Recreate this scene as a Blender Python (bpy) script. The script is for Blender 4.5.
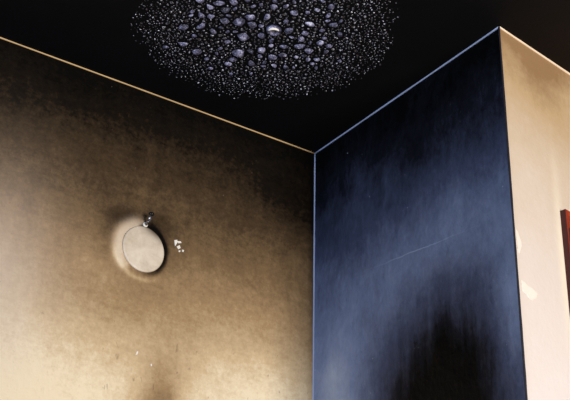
import bpy, bmesh, math, random
from mathutils import Matrix, Vector, noise
S = bpy.context.scene
for o in list(bpy.data.objects): bpy.data.objects.remove(o)
COL = S.collection

# ------------------------------------------------------------------ camera
F = 1290.0                                   # focal length in pixels of the 570 px wide frame
CAMZ, H = 1.6, 2.0                           # eye height, ceiling height above the eye
ZC = CAMZ + H                                # ceiling level 3.6 m
R = Matrix(((0.8208, -0.2801, -0.4979), (-0.5710, -0.3765, -0.7296), (0.0169, 0.8831, -0.4689)))
x_ = Vector(R[0]).normalized(); z_ = Vector(R[2]); z_ = (z_ - x_ * z_.dot(x_)).normalized(); y_ = z_.cross(x_)
R = Matrix((x_, y_, z_))
cd = bpy.data.cameras.new('camera'); cam = bpy.data.objects.new('camera', cd); COL.objects.link(cam)
cd.lens = F / 570 * 36; cd.sensor_width = 36; cd.sensor_fit = 'HORIZONTAL'; cd.clip_start = 0.05
cam.matrix_world = Matrix.Translation((0, 0, CAMZ)) @ R.to_4x4()
S.camera = cam

# ------------------------------------------------------------------ world, lights, exposure
w = bpy.data.worlds.new('world'); S.world = w; w.use_nodes = True
bg = w.node_tree.nodes['Background']; bg.inputs[0].default_value = (0.55, 0.68, 1.0, 1); bg.inputs[1].default_value = 0.35
S.view_settings.view_transform = 'Standard'; S.view_settings.look = 'None'
S.view_settings.gamma = 1; S.view_settings.exposure = 0.0; S.view_settings.use_curve_mapping = False

def area(name, loc, target, sx, sy, power, color):
    l = bpy.data.lights.new(name, 'AREA'); l.shape = 'RECTANGLE'; l.size = sx; l.size_y = sy
    l.energy = power; l.color = color
    o = bpy.data.objects.new(name, l); COL.objects.link(o); o.location = loc
    o.rotation_euler = (Vector(target) - Vector(loc)).to_track_quat('-Z', 'Y').to_euler()
    return o
# cool sky light through the window in the side wall, warm daylight through the window in the back wall
area('side_window_daylight', (-2.62, 0.6, 2.0), (2.0, 0.6, 2.0), 1.5, 1.5, 150, (0.60, 0.75, 1.0))
area('back_window_daylight', (2.3, -2.42, 2.0), (2.3, 2.0, 2.0), 1.1, 1.5, 235, (1.0, 0.925, 0.84))

# ------------------------------------------------------------------ helpers
def ray(px, py): return R @ Vector((px - 285, 200 - py, -F))
def on_ceiling(px, py): r = ray(px, py); return Vector((0, 0, CAMZ)) + r * (H / r.z)
def on_plane(px, py, p0, nrm):
    r = ray(px, py); o = Vector((0, 0, CAMZ)); return o + r * ((p0 - o).dot(nrm) / r.dot(nrm))
A = on_ceiling(315, 153.5)                   # inner corner
B = on_ceiling(499, 27.0)                    # projecting corner
Cc = on_ceiling(570, 74.5)
YW = A.y
D3 = (Cc - B).normalized()                   # run of the right wall
N3 = Vector((D3.y, -D3.x, 0))                # faces the room
D2 = (B - A).normalized(); N2 = Vector((D2.y, -D2.x, 0))
if N2.x > 0: N2 = -N2
def LW(px, py): return on_plane(px, py, A, Vector((0, -1, 0)))
def BW(px, py): return on_plane(px, py, A, N2)
def RW(px, py): return on_plane(px, py, B, N3)

def tag(o, label=None, cat=None, kind=None, group=None):
    if label: o['label'] = label
    if cat: o['category'] = cat
    if kind: o['kind'] = kind
    if group: o['group'] = group
    return o
def link(name, bm, mat, parent=None, smooth=False):
    me = bpy.data.meshes.new(name); bmesh.ops.recalc_face_normals(bm, faces=bm.faces[:]); bm.to_mesh(me); bm.free()
    if smooth:
        for p in me.polygons: p.use_smooth = True
    me.materials.append(mat)
    o = bpy.data.objects.new(name, me); COL.objects.link(o)
    if parent: o.parent = parent
    return o
def prism(bm, pts, z0, z1):
    lo = [bm.verts.new((p[0], p[1], z0)) for p in pts]; hi = [bm.verts.new((p[0], p[1], z1)) for p in pts]
    bm.faces.new(lo); bm.faces.new(hi); n = len(pts)
    for i in range(n): bm.faces.new((lo[i], lo[(i + 1) % n], hi[(i + 1) % n], hi[i]))
def box(bm, a, b): prism(bm, [(a[0], a[1]), (b[0], a[1]), (b[0], b[1]), (a[0], b[1])], a[2], b[2])

def srgb(r, g, b):
    f = lambda c: c / 12.92 if c <= 0.04045 else ((c + 0.055) / 1.055) ** 2.4
    return (f(r / 255), f(g / 255), f(b / 255), 1)

class N:                                      # small node-expression helper
    def __init__(s, name, rough=0.7, spec=0.3):
        s.m = bpy.data.materials.new(name); s.m.use_nodes = True; s.t = s.m.node_tree
        s.b = s.t.nodes['Principled BSDF']; s.b.inputs['Roughness'].default_value = rough
        s.b.inputs['Specular IOR Level'].default_value = spec
        s.geo = s.t.nodes.new('ShaderNodeTexCoord').outputs['Object']
        sp = s.t.nodes.new('ShaderNodeSeparateXYZ'); s.t.links.new(s.geo, sp.inputs[0])
        s.x, s.y, s.z = sp.outputs
    def put(s, v, i):
        if isinstance(v, (int, float)): i.default_value = v
        elif isinstance(v, tuple): i.default_value = v
        else: s.t.links.new(v, i)
    def m_(s, op, a, b=0.0, c=None, clamp=False):
        n = s.t.nodes.new('ShaderNodeMath'); n.operation = op; n.use_clamp = clamp
        s.put(a, n.inputs[0]); s.put(b, n.inputs[1])
        if c is not None: s.put(c, n.inputs[2])
        return n.outputs[0]
    def add(s, *a):
        r = a[0]
        for q in a[1:]: r = s.m_('ADD', r, q)
        return r
    def mul(s, *a):
        r = a[0]
        for q in a[1:]: r = s.m_('MULTIPLY', r, q)
        return r
    def sub(s, a, b): return s.m_('SUBTRACT', a, b)
    def lin(s, v, k, o): return s.m_('MULTIPLY_ADD', v, k, o)
    def step(s, v, a, b):                     # smooth 0..1 as v goes a..b
        n = s.t.nodes.new('ShaderNodeMapRange'); n.interpolation_type = 'SMOOTHSTEP'
        s.put(v, n.inputs['Value']); n.inputs['From Min'].default_value = a; n.inputs['From Max'].default_value = b
        return n.outputs[0]
    def gauss(s, u, v, u0, v0, su, sv, rot=0.0):
        du, dv = s.lin(u, 1, -u0), s.lin(v, 1, -v0)
        c, k = math.cos(rot), math.sin(rot)
        p = s.add(s.mul(du, c / su), s.mul(dv, k / su)); q = s.add(s.mul(dv, c / sv), s.mul(du, -k / sv))
        return s.m_('EXPONENT', s.mul(s.add(s.mul(p, p), s.mul(q, q)), -1.0))
    def noise(s, scale, detail=4, rough=0.55, sc=(1, 1, 1), off=(0, 0, 0), dist=0.0):
        mp = s.t.nodes.new('ShaderNodeMapping'); s.t.links.new(s.geo, mp.inputs[0])
        mp.inputs['Scale'].default_value = sc; mp.inputs['Location'].default_value = off
        n = s.t.nodes.new('ShaderNodeTexNoise'); s.t.links.new(mp.outputs[0], n.inputs['Vector'])
        n.inputs['Scale'].default_value = scale; n.inputs['Detail'].default_value = detail
        n.inputs['Roughness'].default_value = rough; n.inputs['Distortion'].default_value = dist
        return n.outputs[0]
    def nz(s, amp, *a, **k): return s.lin(s.noise(*a, **k), 2 * amp, -amp)
    def ramp(s, v, stops):
        n = s.t.nodes.new('ShaderNodeValToRGB'); s.put(v, n.inputs[0]); e = n.color_ramp.elements
        while len(e) < len(stops): e.new(0.5)
        for q, (p, c) in zip(e, stops): q.position = p; q.color = c
        return n.outputs[0]
    def mix(s, f, a, b, mode='MIX'):
        n = s.t.nodes.new('ShaderNodeMix'); n.data_type = 'RGBA'; n.blend_type = mode
        s.put(f, n.inputs[0]); s.put(a, n.inputs[6]); s.put(b, n.inputs[7]); return n.outputs[2]
    def color(s, c): s.put(c, s.b.inputs['Base Color'])
    def bump(s, h, strength, dist):
        n = s.t.nodes.new('ShaderNodeBump'); n.inputs['Strength'].default_value = strength; n.inputs['Distance'].default_value = dist
        s.put(h, n.inputs['Height']); s.t.links.new(n.outputs[0], s.b.inputs['Normal'])
def plain(name, c, rough=0.6, spec=0.3, var=0.12, scale=60, metal=0.0):
    n = N(name, rough, spec); k = n.noise(scale, 3)
    n.color(n.mix(k, tuple([v * (1 - var) for v in c[:3]] + [1]), tuple([min(1, v * (1 + var)) for v in c[:3]] + [1])))
    n.b.inputs['Metallic'].default_value = metal
    return n.m

# ------------------------------------------------------------------ wall materials: soot, stains, wear, and some painted light and shade
DC = LW(143, 249.5)                           # centre of the pale round disc
DR = 0.0655
def mat_left():
    n = N('sooty_cream_plaster', 0.6, 0.08); u, z = n.x, n.z
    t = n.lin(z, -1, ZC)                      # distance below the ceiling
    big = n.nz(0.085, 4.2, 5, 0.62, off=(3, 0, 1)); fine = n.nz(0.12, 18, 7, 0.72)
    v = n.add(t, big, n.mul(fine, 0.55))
    v = n.add(v, n.mul(n.step(u, 1.40, 0.95), n.step(t, .35, .9), 0.08), n.nz(.15, 75, 6, .8), n.nz(.06, 40, 5, .7, sc=(.35, 1, 1.4)), -.025)  # paler towards the lower left: side window light painted into the colour
    P = lambda px, py: (LW(px, py).x, LW(px, py).z)
    def blob(px, py, sx, sz, k, rot=0.0):
        c = P(px, py); return n.mul(n.gauss(u, z, c[0], c[1], sx, sz, rot), k)
    v = n.add(v, blob(70, 350, .22, .14, .05), blob(265, 400, .20, .19, .17), blob(100, 400, .25, .10, .02), blob(0, 270, .10, .18, .07), blob(92, 265, .08, .07, .07),
              blob(285, 205, .14, .10, -.10), blob(162, 418, .055, .13, -.40), blob(140, 405, .05, .06, -.12))
    streak = n.nz(0.05, 30, 4, 0.6, sc=(1, 1, 0.22))
    v = n.add(v, streak)
    # around the disc: dark soot halo above, thick soot line on its right and lower rim, pale crescent on its left
    c = DC
    du, dz = n.lin(u, 1, -c.x), n.lin(z, 1, -c.z)
    rr = n.m_('SQRT', n.add(n.mul(du, du), n.mul(dz, dz)))
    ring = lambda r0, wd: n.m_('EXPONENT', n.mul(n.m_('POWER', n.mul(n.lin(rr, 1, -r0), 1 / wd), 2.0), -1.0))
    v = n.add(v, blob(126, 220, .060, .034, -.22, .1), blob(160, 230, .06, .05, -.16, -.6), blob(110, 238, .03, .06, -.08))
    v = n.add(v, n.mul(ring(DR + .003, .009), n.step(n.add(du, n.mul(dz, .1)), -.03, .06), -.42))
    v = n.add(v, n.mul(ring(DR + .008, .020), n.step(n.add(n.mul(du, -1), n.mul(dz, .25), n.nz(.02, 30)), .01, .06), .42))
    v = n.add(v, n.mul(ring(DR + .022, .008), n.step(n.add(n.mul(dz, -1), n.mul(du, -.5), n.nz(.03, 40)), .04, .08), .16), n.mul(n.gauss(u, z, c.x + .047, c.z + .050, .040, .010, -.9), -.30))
    v = n.add(v, n.mul(n.step(u, A.x - .03, A.x), -.10))  # darker strip at the inner corner: corner shadow painted into the colour
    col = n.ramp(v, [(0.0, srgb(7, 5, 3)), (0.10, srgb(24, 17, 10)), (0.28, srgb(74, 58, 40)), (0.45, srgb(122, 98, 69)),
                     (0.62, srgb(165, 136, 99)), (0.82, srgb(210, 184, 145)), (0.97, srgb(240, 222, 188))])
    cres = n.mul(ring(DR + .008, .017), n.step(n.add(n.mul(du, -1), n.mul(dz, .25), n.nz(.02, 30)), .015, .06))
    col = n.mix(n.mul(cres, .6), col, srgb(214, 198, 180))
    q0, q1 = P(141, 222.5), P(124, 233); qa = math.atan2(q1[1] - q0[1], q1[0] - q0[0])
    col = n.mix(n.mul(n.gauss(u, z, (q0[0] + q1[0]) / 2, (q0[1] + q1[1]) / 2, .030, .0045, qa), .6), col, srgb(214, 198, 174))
    g0 = P(-10, 280); col = n.mix(n.mul(n.gauss(u, z, g0[0], g0[1], .16, .26), .55), col, srgb(200, 187, 176))  # cool grey at the far left: window light painted in
    spk = n.step(n.noise(70, 5, 0.7), 0.66, 0.76)
    col = n.mix(n.mul(spk, 0.45), col, srgb(90, 66, 46))
    flk = n.mul(n.step(n.noise(48, 3, 0.6, sc=(1, 1, .45), off=(2, 2, 4), dist=.6), 0.66, 0.72), n.step(t, .55, .85))
    col = n.mix(n.mul(flk, n.step(u, 1.1, 1.5), .4), col, srgb(86, 60, 38))
    spk2 = n.step(n.noise(55, 5, 0.7, off=(5, 2, 9)), 0.70, 0.78)
    col = n.mix(n.mul(spk2, 0.35), col, srgb(230, 215, 190))
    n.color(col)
    n.bump(n.add(n.noise(45, 6, 0.65), n.mul(n.noise(9, 3), 2.0)), 0.35, 0.006)
    return n.m
def mat_blue():
    n = N('sooty_blue_grey_paint', 0.6, 0.06); u, z = n.y, n.z
    t = n.lin(z, -1, ZC)
    big = n.nz(0.16, 4.0, 5, 0.62, off=(1, 4, 2)); fine = n.nz(0.08, 22, 6, 0.7, sc=(1, 1, .45))
    P = lambda px, py: (BW(px, py).y, BW(px, py).z)
    def blob(px, py, sx, sz, k, rot=0.0):
        c = P(px, py); return n.mul(n.gauss(u, z, c[0], c[1], sx, sz, rot), k)
    v = n.add(n.mul(n.step(t, -0.05, 0.75), 0.62), big, fine)
    v = n.add(v, blob(435, 240, .22, .16, .18), blob(338, 405, .09, .17, .26), blob(510, 310, .06, .16, .16), blob(350, 190, .12, .16, .05))
    plume = n.add(blob(436, 445, .26, .26, .90), blob(446, 335, .22, .28, .36))
    streak = n.nz(0.14, 26, 4, 0.6, sc=(1, 1, 0.12))
    v2 = n.sub(v, n.mul(plume, n.lin(streak, 2.8, 0.88)))
    v2 = n.add(v2, n.mul(streak, 0.25), n.nz(.09, 80, 6, .8, sc=(1, 1, .5)), n.nz(.07, 14, 5, .7, sc=(1, 1.2, .6), dist=1.0))
    # long pale scratch
    a, b = P(388, 262), P(448, 238)
    ang = math.atan2(b[1] - a[1], b[0] - a[0]); L = math.hypot(b[0] - a[0], b[1] - a[1])
    wob = n.nz(0.006, 14)
    scr = n.gauss(u, n.add(z, wob), (a[0] + b[0]) / 2, (a[1] + b[1]) / 2, L * .55, .0014, ang)
    col = n.ramp(v2, [(0.0, srgb(5, 5, 6)), (0.14, srgb(23, 24, 33)), (0.36, srgb(66, 73, 96)), (0.62, srgb(118, 130, 158)), (1.0, srgb(176, 184, 198))])
    soot = n.mix(n.mul(plume, .8, ), col, n.ramp(v2, [(0, srgb(4, 4, 4)), (.12, srgb(22, 21, 24)), (.3, srgb(62, 60, 68)), (.8, srgb(120, 120, 132))]))
    col = n.mix(n.mul(scr, .45), soot, srgb(170, 182, 205))
    spk = n.step(n.noise(85, 2, 0.5, off=(7, 1, 3)), 0.76, 0.80)
    col = n.mix(n.mul(spk, .5), col, srgb(190, 195, 205))
    n.color(col)
    n.bump(n.add(n.noise(28, 5, 0.6, sc=(1, 1, .6)), n.mul(n.noise(8, 3), 1.6)), 0.8, 0.010)
    return n.m
def mat_right():
    n = N('cream_plaster_light_soot', 0.6, 0.25)
    t = n.lin(n.z, -1, ZC)
    v = n.add(n.mul(t, 1.0), n.nz(0.16, 4.5, 5, 0.6, off=(2, 2, 2)), n.nz(0.07, 40, 6, 0.75))
    c = RW(540, 85); v = n.add(v, n.mul(n.gauss(n.x, n.z, c.x, c.z, .10, .10, -.5), -.10))
    col = n.ramp(v, [(0.0, srgb(156, 124, 88)), (0.12, srgb(196, 168, 130)), (0.36, srgb(214, 196, 174)), (0.62, srgb(226, 214, 205)), (1.0, srgb(232, 224, 222))])
    c = RW(563, 262); edge_halo = n.mul(n.gauss(n.x, n.z, c.x, c.z, .016, .22), .8)  # pale outline beside the frame: bright edge halo painted on the wall
    col = n.mix(edge_halo, col, srgb(246, 236, 214))
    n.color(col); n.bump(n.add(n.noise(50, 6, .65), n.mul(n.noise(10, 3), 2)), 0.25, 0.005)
    return n.m
def mat_ceiling():
    n = N('black_soot_ceiling', 0.75, 0.12)
    k = n.noise(6, 5, .6)
    brown = n.step(n.add(n.x, n.mul(n.y, -.3)), 1.35, 1.75)
    col = n.mix(brown, n.mix(k, srgb(3, 3, 4), srgb(9, 9, 13)), n.mix(k, srgb(16, 11, 9), srgb(34, 25, 20)))
    n.color(col); n.bump(n.noise(120, 4, .6), 0.25, 0.003)
    return n.m
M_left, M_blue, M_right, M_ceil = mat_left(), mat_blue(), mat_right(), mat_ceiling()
M_room = plain('smoky_grey_paint', srgb(120, 110, 100), 0.8, 0.2, .1, 4)
M_floor = plain('dark_floorboards', srgb(84, 66, 50), 0.6, 0.3, .2, 8)
M_white = plain('white_window_paint', srgb(215, 212, 205), 0.4)

# ------------------------------------------------------------------ the setting
X0, X1, Y0 = -2.7, 4.6, -2.5
E3 = B + D3 * ((X1 - B.x) / D3.x)             # far end of the right wall
TH = 0.16
bm = bmesh.new(); box(bm, (X0, Y0, -0.12), (X1, YW + TH, 0)); floor = tag(link('floor', bm, M_floor), 'dark boarded floor of the fire damaged room', 'floor', 'structure')
bm = bmesh.new(); box(bm, (X0, Y0, ZC), (X1, YW + TH, ZC + .14)); ceiling = tag(link('ceiling', bm, M_ceil), 'soot black ceiling with a round patch of blistered paint', 'ceiling', 'structure')
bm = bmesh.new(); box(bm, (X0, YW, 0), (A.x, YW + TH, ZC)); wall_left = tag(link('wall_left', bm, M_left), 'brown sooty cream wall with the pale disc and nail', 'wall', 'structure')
bm = bmesh.new(); prism(bm, [(A.x, A.y), (B.x, B.y), (B.x + .11, B.y + .16), (A.x + .11, A.y)], 0, ZC)
wall_return = tag(link('wall_centre', bm, M_blue), 'blue grey narrow wall with black soot plume, between the two cream walls', 'wall', 'structure')
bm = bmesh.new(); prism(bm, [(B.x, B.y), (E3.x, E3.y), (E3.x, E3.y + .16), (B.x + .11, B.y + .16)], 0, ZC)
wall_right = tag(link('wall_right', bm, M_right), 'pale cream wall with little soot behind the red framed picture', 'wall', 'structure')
# rest of the room, with the two windows the daylight comes through
def wall_with_hole(name, axis, pos, a0, a1, h0, h1, z0, z1, label):
    bm = bmesh.new(); th = .16
    def bb(p, q, za, zb):
        if axis == 'x': box(bm, (pos - th, p, za), (pos, q, zb))
        else: box(bm, (p, pos - th, za), (q, pos, zb))
    bb(a0, h0, 0, ZC); bb(h1, a1, 0, ZC); bb(h0, h1, 0, z0); bb(h0, h1, z1, ZC)
    return tag(link(name, bm, M_room), label, 'wall', 'structure')
wall_with_hole('wall_side', 'x', X0, Y0, YW + TH, -.2, 1.4, 1.2, 2.8, 'smoky grey side wall with a square window, beside the camera')
wall_with_hole('wall_back', 'y', Y0, X0, X1, 1.7, 2.9, 1.2, 2.8, 'smoky grey wall with a window behind the camera')
bm = bmesh.new(); box(bm, (X1, Y0, 0), (X1 + .16, E3.y + .16, ZC)); tag(link('wall_far_right', bm, M_room), 'smoky grey end wall right of the picture', 'wall', 'structure')
for k, (axis, pos, h0, h1) in enumerate((('x', X0 - .10, -.2, 1.4), ('y', Y0 - .10, 1.7, 2.9))):
    bm = bmesh.new()
    for p, q, za, zb in ((h0, h0 + .06, 1.2, 2.8), (h1 - .06, h1, 1.2, 2.8), (h0 + .06, h1 - .06, 1.2, 1.26), (h0 + .06, h1 - .06, 2.74, 2.8), ((h0 + h1) / 2 - .02, (h0 + h1) / 2 + .02, 1.26, 2.74)):
        if axis == 'x': box(bm, (pos - .05, p, za), (pos, q, zb))
        else: box(bm, (p, pos - .05, za), (q, pos, zb))
    tag(link('window_%d' % (k + 1), bm, M_white), ('white window frame in the side wall', 'white window frame in the wall behind the camera')[k], 'window', 'structure')

# pale strips added to draw bright outlines along the junctions, and a dark corner bead
def bead(name, p, q, r, mat, label):
    d = (q - p).normalized(); s = d.orthogonal().normalized(); t = d.cross(s); bm = bmesh.new(); rings = []
    nseg = max(2, int((q - p).length / .03))
    for i in range(nseg + 1):
        c = p.lerp(q, i / nseg); k = r * (1 + .25 * noise.noise(c * 25)); rings.append([bm.verts.new(c + (s * math.cos(a) + t * math.sin(a)) * k) for a in [j * math.pi / 3 for j in range(6)]])
    for a, b in zip(rings, rings[1:]):
        for j in range(6): bm.faces.new((a[j], a[(j + 1) % 6], b[(j + 1) % 6], b[j]))
    bm.faces.new(rings[0]); bm.faces.new(rings[-1])
    return tag(link(name, bm, mat, smooth=True), label, 'trim', 'structure')
M_gold = plain('ochre_edge_line', srgb(206, 170, 118), .5, .4, .25, 8)
M_peach = plain('cream_edge_line', srgb(250, 226, 196), .5, .4, .05, 20)
M_bluec = plain('pale_blue_edge_line', srgb(160, 174, 208), .45, .5, .15, 12)
M_dark = plain('sooty_corner_bead', srgb(40, 38, 44), .5, .3, .3, 30)
dn = Vector((0, 0, -1))
bead('trim_1', Vector((X0 + .01, YW, ZC)), Vector((A.x, YW, ZC)), 0.0030, M_gold, 'thin ochre strip added as a bright outline between brown wall and ceiling')
bead('trim_2', A.copy(), B.copy(), 0.0034, M_bluec, 'thin pale blue strip added as a bright outline between blue grey wall and ceiling')
bead('trim_3', B.copy(), B + D3 * 2.5, .0040, M_peach, 'thin cream strip added as a bright outline between pale right wall and ceiling')
bead('trim_4', Vector((A.x, A.y, ZC - .001)), Vector((A.x, A.y, 0.0)), 0.0034, M_bluec, 'pale blue strip added as a bright outline down the inner corner')
bead('trim_5', Vector((B.x, B.y, ZC - .001)), Vector((B.x, B.y, 0.0)), .0030, M_dark, 'dark sooty bead down the projecting corner')

# ------------------------------------------------------------------ blistered paint on the ceiling
M_blis = None
def mat_blister():
    n = N('blistered_paint_skin', 0.28, 0.8); n.geo = n.t.nodes.new('ShaderNodeNewGeometry').outputs['Position']
    k = n.noise(48, 4, .65); k2 = n.noise(180, 4, .7)
    v = n.add(n.mul(k, .8), n.mul(k2, .4))
    n.color(n.ramp(v, [(.46, srgb(16, 16, 24)), (.60, srgb(92, 92, 124)), (.71, srgb(184, 184, 218)), (.8, srgb(240, 240, 250))]))  # pale patches: partly unsooted skin, partly painted highlights
    n.bump(n.add(k2, n.noise(90, 3)), .8, .006); return n.m
def mat_glossy():
    n = N('sooty_glossy_blister', 0.24, 1.0); n.geo = n.t.nodes.new('ShaderNodeNewGeometry').outputs['Position']; k2 = n.noise(160, 4, .7)
    n.color(n.ramp(k2, [(.44, srgb(10, 10, 14)), (.56, srgb(58, 58, 70)), (.66, srgb(225, 225, 240))])); n.bump(k2, .4, .003); return n.m  # pale specks are glints painted into the base colour
M_blis, M_gloss = mat_blister(), mat_glossy()
rng = random.Random(11)
BC = on_ceiling(265, 30); BRAD = 0.355
def dome(bm, cx, cy, z, rx, ry, h, rot, rr, seg=9):
    c, s = math.cos(rot), math.sin(rot); ph = [rr.uniform(.72, 1.22) for _ in range(seg)]; rings = []
    ox, oy = rr.uniform(-.18, .18) * rx, rr.uniform(-.18, .18) * ry
    for (f, hh) in ((1.0, 0.0), (.80, .42), (.45, .84)):
        ring = []
        for j in range(seg):
            a = 2 * math.pi * j / seg; px, py = math.cos(a) * rx * f * ph[j] + ox * (1 - f), math.sin(a) * ry * f * ph[j] + oy * (1 - f)
            ring.append(bm.verts.new((cx + px * c - py * s, cy + px * s + py * c, z - h * hh * rr.uniform(.92, 1.08))))
        rings.append(ring)
    top = bm.verts.new((cx + ox * c - oy * s, cy + ox * s + oy * c, z - h))
    for a, b in zip(rings, rings[1:]):
        for j in range(seg): bm.faces.new((a[j], a[(j + 1) % seg], b[(j + 1) % seg], b[j]))
    for j in range(seg): bm.faces.new((rings[2][j], rings[2][(j + 1) % seg], top))
cells = {}; CELL = .03
placed = []
def free(x, y, r):
    i, j = int(x / CELL), int(y / CELL)
    for a in range(i - 2, i + 3):
        for b in range(j - 2, j + 3):
            for (px, py, pr) in cells.get((a, b), ()):
                if (px - x) ** 2 + (py - y) ** 2 < (pr + r * 1.15) ** 2 * 1.1: return False
    return True
def put(x, y, r): cells.setdefault((int(x / CELL), int(y / CELL)), []).append((x, y, r)); placed.append((x, y, r))
torn = on_ceiling(274, 29); put(torn.x, torn.y, .020)
named = [(243, 37, 19), (239, 22, 17), (239, 53, 18), (299, 46, 16), (250, 17, 15), (184, 27, 15), (201, 26, 15), (183, 44, 14), (197, 52, 14), (213, 31, 13), (219, 3, 15), (210, 7, 13), (201, 15, 13), (310, 24, 14), (286, 31, 13), (252, 25, 14), (267, 17, 14), (251, 63, 14), (309, 51, 13), (262, 50, 13), (283, 55, 12), (228, 64, 12), (320, 43, 12), (203, 50, 10), (326, 52, 11), (274, 7, 11), (247, 17, 12), (200, 0, 12), (166, 47, 10)]
for px, py, mm in named:
    p = on_ceiling(px, py)
    if free(p.x, p.y, mm / 1000 * .8): put(p.x, p.y, mm / 1000)
def scatter(n, r0, r1, spread, tries):
    k = 0
    for _ in range(tries):
        if k >= n: break
        a = rng.uniform(0, 2 * math.pi); d = BRAD * spread * math.sqrt(rng.random())
        x, y = BC.x + math.cos(a) * d, BC.y + math.sin(a) * d
        e = d / BRAD
        wob = .10 * noise.noise(Vector((math.cos(a) * 2, math.sin(a) * 2, 3)))
        if e > 1.0 + wob - .62 * rng.random() ** 1.7: continue
        if r1 < .006 and rng.random() < .86 * e ** 6: continue
        if y > YW - .03 or x > A.x - .03: continue
        r = rng.uniform(r0, r1) * (1.12 - .35 * e)
        if free(x, y, r): put(x, y, r); k += 1
scatter(32, .010, .014, .60, 3000)
scatter(260, .0060, .0088, .76, 9000)
scatter(900, .0040, .0056, 1.0, 14000)
scatter(2600, .0022, .0034, 1.16, 40000)
def visible(x, y):
    v = R.transposed() @ Vector((x, y, H)); return abs(v.x / -v.z * F) < 290 and abs(v.y / -v.z * F) < 205
seen = sorted([p for p in placed[1:] if visible(p[0], p[1])], key=lambda p: -p[2])
big = set(seen[:298])
# a few shared blister shapes
shapes = []
for k in range(14):
    bm = bmesh.new(); rr = random.Random(k); dome(bm, 0, 0, 0, 1.0, rr.uniform(.62, .95), rr.uniform(.42, .62), 0, rr)
    me = bpy.data.meshes.new('blister'); bmesh.ops.recalc_face_normals(bm, faces=bm.faces[:]); bm.to_mesh(me); bm.free()
    for p in me.polygons: p.use_smooth = True
    me.materials.append(M_blis if k < 7 else M_gloss); shapes.append(me)
for (x, y, r) in seen[:298]:
    o = bpy.data.objects.new('blister', rng.choice(shapes[:7] if r > .0075 else shapes[7:])); COL.objects.link(o); o.parent = ceiling
    o.location = (x, y, ZC + .0002); o.scale = (r, r, r * rng.uniform(.8, 1.1)); o.rotation_euler = (0, 0, rng.uniform(0, 6.28))
bm = bmesh.new()
for p in placed[1:]:
    if p in big: continue
    x, y, r = p; dome(bm, x, y, ZC + .0002, r, r * rng.uniform(.7, .95), r * rng.uniform(.5, .85), rng.uniform(0, 6.28), rng, 6)
tag(link('small_blisters', bm, M_gloss, ceiling, True), 'dense small paint blisters around the larger ones', kind='stuff')
# one burst blister: a ragged cup with a pale torn rim
bm = bmesh.new(); rings = []
for f, hh in ((1.0, 0), (.95, .012), (.78, .019), (.60, .012), (.35, .004)):
    rings.append([bm.verts.new((math.cos(a) * .021 * f * (1 + .12 * noise.noise(Vector((math.cos(a) * 3, math.sin(a) * 3, 0)))), math.sin(a) * .019 * f, -hh * (1 + .5 * noise.noise(Vector((math.cos(a) * 4, math.sin(a) * 4, 7)))))) for a in [j * math.pi / 8 for j in range(16)]])
for a, b in zip(rings, rings[1:]):
    for j in range(16): bm.faces.new((a[j], a[(j + 1) % 16], b[(j + 1) % 16], b[j]))
bm.faces.new(rings[-1]); bm.faces.new(rings[0])
tb = link('burst_blister', bm, M_blis, ceiling, True); tb.location = (torn.x, torn.y, ZC); tb.scale = (1, 1, .62)
tb['label'] = 'burst paint blister with a bright torn rim'
M_chip = plain('bare_white_plaster', srgb(240, 234, 222), .6, .3, .06, 90)
bm = bmesh.new(); ang0 = math.atan2(-torn.y, -torn.x)
prev = None
for j in range(9):
    a = ang0 - .9 + j * .22; wd = .0035 * math.sin(math.pi * (j + .6) / 9.2); c, s = math.cos(a), math.sin(a)
    cur = [bm.verts.new((c * (.0178 + q), s * (.0166 + q), zz)) for q, zz in ((wd, -.017), (-wd, -.0215), (0, -.0235))]
    if prev:
        for i in range(3): bm.faces.new((prev[i], prev[(i + 1) % 3], cur[(i + 1) % 3], cur[i]))
    else: bm.faces.new(cur)
    prev = cur
bm.faces.new(prev)
link('torn_rim', bm, M_chip, tb)

# ------------------------------------------------------------------ pale round disc below the nail
def mat_disc():
    n = N('pale_disc_plaster', .5, .35)
    v = n.add(n.noise(14, 4, .6), n.nz(.12, 90, 4))
    col = n.ramp(v, [(.3, srgb(192, 175, 152)), (.52, srgb(220, 205, 183)), (.75, srgb(236, 224, 204))])
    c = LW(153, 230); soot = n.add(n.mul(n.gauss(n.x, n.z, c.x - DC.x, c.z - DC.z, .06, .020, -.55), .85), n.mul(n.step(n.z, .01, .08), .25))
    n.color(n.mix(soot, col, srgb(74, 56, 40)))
    n.bump(n.noise(60, 5, .6), .2, .004); return n.m
bm = bmesh.new(); rings = []; SEG = 56
for f, dy in ((1.0, .0), (1.0, .0035), (.975, .0058), (.93, .0060), (.80, .0052), (.4, .0048)):
    rings.append([bm.verts.new((math.cos(a) * DR * f * .965, -dy, math.sin(a) * DR * f * 1.02)) for a in [2 * math.pi * j / SEG for j in range(SEG)]])
for a, b in zip(rings, rings[1:]):
    for j in range(SEG): bm.faces.new((a[j], a[(j + 1) % SEG], b[(j + 1) % SEG], b[j]))
bm.faces.new(rings[0]); bm.faces.new(rings[-1])
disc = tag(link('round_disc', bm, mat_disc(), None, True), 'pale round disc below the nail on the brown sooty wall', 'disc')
disc.location = (DC.x, YW, DC.z)

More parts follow.
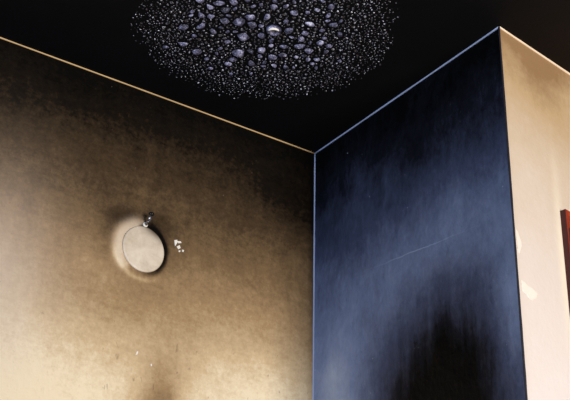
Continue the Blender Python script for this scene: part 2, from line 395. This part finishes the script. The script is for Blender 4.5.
# nail
NP = LW(145.5, 222)
nail = bpy.data.objects.new('nail', None); COL.objects.link(nail); nail.location = NP; nail.empty_display_size = .01; nail.scale = (1.6, 1.6, 1.6)
tag(nail, 'small bent metal nail above the pale round disc', 'nail')
M_steel = plain('dull_steel', srgb(150, 148, 150), .28, .5, .4, 200, .9)
M_sootm = plain('sooty_iron', srgb(26, 24, 26), .35, .5, .4, 200, .4)
def tube(bm, pts, rad, seg=8):
    rings = []
    for i, p in enumerate(pts):
        d = (pts[min(i + 1, len(pts) - 1)] - pts[max(i - 1, 0)]).normalized(); s = d.orthogonal().normalized(); t = d.cross(s)
        r = rad[i] if isinstance(rad, list) else rad
        rings.append([bm.verts.new(p + (s * math.cos(a) + t * math.sin(a)) * r) for a in [2 * math.pi * j / seg for j in range(seg)]])
    for a, b in zip(rings, rings[1:]):
        for j in range(seg): bm.faces.new((a[j], a[(j + 1) % seg], b[(j + 1) % seg], b[j]))
    bm.faces.new(rings[0]); bm.faces.new(rings[-1])
bm = bmesh.new(); tube(bm, [Vector(p) for p in ((0, .012, -.006), (0, -.006, -.005), (.001, -.013, -.001), (.001, -.016, .007))], [.0026, .0026, .0026, .0024]); link('shank', bm, M_steel, nail, True)
bm = bmesh.new(); tube(bm, [Vector(p) for p in ((.001, -.0162, .0065), (.001, -.0175, .0085), (.001, -.0178, .0105))], [.0042, .0050, .0040], 10); link('nail_head', bm, M_sootm, nail, True)
bm = bmesh.new(); tube(bm, [Vector(p) for p in ((0, .0, -.0055), (0, -.0018, -.0055))], [.0048, .0040], 12); link('collar', bm, M_chip, nail, True)

# ------------------------------------------------------------------ flaked paint chips (parts of their walls)
def chip(parent, pts, nrm, th, mat):
    bm = bmesh.new(); c = sum(pts, Vector()) / len(pts); n_ = len(pts)
    lo = [bm.verts.new(p + nrm * -.0005) for p in pts]; hi = [bm.verts.new(p.lerp(c, .12) + nrm * th) for p in pts]
    for i in range(n_): bm.faces.new((lo[i], lo[(i + 1) % n_], hi[(i + 1) % n_], hi[i]))
    bm.faces.new(hi); bm.faces.new(lo)
    return link('paint_chip', bm, mat, parent)
def px_chip(parent, fn, outline, nrm, mat, th=.0014): return chip(parent, [fn(*p) for p in outline], nrm, th, mat)
nl = Vector((0, -1, 0))
for ol in ([(174.2, 240), (177, 239.6), (178, 242), (176.6, 244), (175, 246.6), (174.4, 243)], [(177.5, 241), (180.8, 241.5), (181.5, 243.2), (178.2, 243.4)],
           [(176.5, 246.5), (179.6, 245), (180.6, 248.2), (178.2, 249.5)], [(178.6, 250.4), (180.4, 250.6), (180, 252.2), (178.3, 252)], [(182, 249.6), (184, 250.2), (183.4, 252.2), (181.8, 251.6)]):
    px_chip(wall_left, LW, ol, nl, M_chip)
for ol in ([(137, 351), (138.4, 351.6), (137.4, 354.6), (135.4, 355.2)], [(150.6, 364), (152, 363.6), (152, 366), (150.8, 366.4)]): px_chip(wall_left, LW, ol, nl, M_chip, .0008)
M_chipr = plain('bare_cream_plaster', srgb(244, 235, 226), .6, .3, .04, 90)
for ol in ([(521, 279.5), (524, 281.5), (527.5, 285.5), (532, 288), (538, 294), (536.5, 298.5), (532.5, 300.5), (528.5, 298), (526.2, 294), (522.4, 291.2)],
           [(514.6, 226), (517.4, 231), (521.2, 242), (521.6, 247), (519.4, 254), (517.6, 250), (516, 238)]):
    px_chip(wall_right, RW, ol, N3, M_chipr)

# ------------------------------------------------------------------ red wooden picture frame at the right
FD = .019                                     # depth off the wall
tl = on_plane(566.2, 208.5, B + N3 * FD, N3)
fr = bpy.data.objects.new('picture_frame', None); COL.objects.link(fr)
FW, FH, ST, TR = .42, .56, .011, .045
fr.location = tl - N3 * FD - Vector((0, 0, FH)); fr.rotation_euler = (0, 0, math.atan2(D3.y, D3.x)); fr.empty_display_size = .05
tag(fr, 'dark red wooden picture frame hanging on the pale right wall', 'picture frame')
def mat_wood():
    n = N('red_varnished_wood', .3, .5)
    k = n.noise(40, 5, .65, sc=(1, 1, .15)); n.color(n.ramp(k, [(.3, srgb(92, 26, 16)), (.55, srgb(160, 60, 36)), (.8, srgb(200, 96, 60))]))
    n.bump(k, .3, .003); return n.m
M_wood = mat_wood()
M_wdark = plain('dark_red_side', srgb(66, 18, 16), .5, .3, .3, 60)  # darker red for the left side of the frame
# local axes: x along the wall, -y into the room, z up
def rail(pts):
    """mitred rail: pts = outer start, outer end, inner end, inner start in (x, z)"""
    o0, o1, i1, i0 = [Vector((p[0], 0, p[1])) for p in pts]; bm = bmesh.new(); prof = []
    for o, i in ((o0, i0), (o1, i1)):
        prof.append([bm.verts.new(o.lerp(i, f) + Vector((0, -d, 0))) for f, d in ((0, 0), (0, FD * .86), (.06, FD), (.34, FD), (.42, FD * .80), (.62, FD * .80), (.72, FD * .62), (1, FD * .55), (1, 0))])
    n_ = len(prof[0])
    for j in range(n_): bm.faces.new((prof[0][j], prof[0][(j + 1) % n_], prof[1][(j + 1) % n_], prof[1][j]))
    bm.faces.new(prof[0]); bm.faces.new(prof[1]); return bm
for pts in (((0, 0), (0, FH), (ST, FH - TR), (ST, TR)), ((0, FH), (FW, FH), (FW - ST, FH - TR), (ST, FH - TR)),
            ((FW, FH), (FW, 0), (FW - ST, TR), (FW - ST, FH - TR)), ((FW, 0), (0, 0), (ST, TR), (FW - ST, TR))):
    o = link('rail', rail(pts), M_wood, fr)
bm = bmesh.new(); box(bm, (-.0012, -FD * .84, .001), (.0002, -.001, FH - .001)); o = link('edge_band', bm, M_wdark, fr); o['label'] = 'dark red side of the frame'
bm = bmesh.new(); box(bm, (ST - .002, -.008, TR - .002), (FW - ST + .002, -.003, FH - TR + .002)); o = link('picture_panel', bm, plain('dark_print', srgb(52, 40, 36), .4, .4, .4, 9), fr)
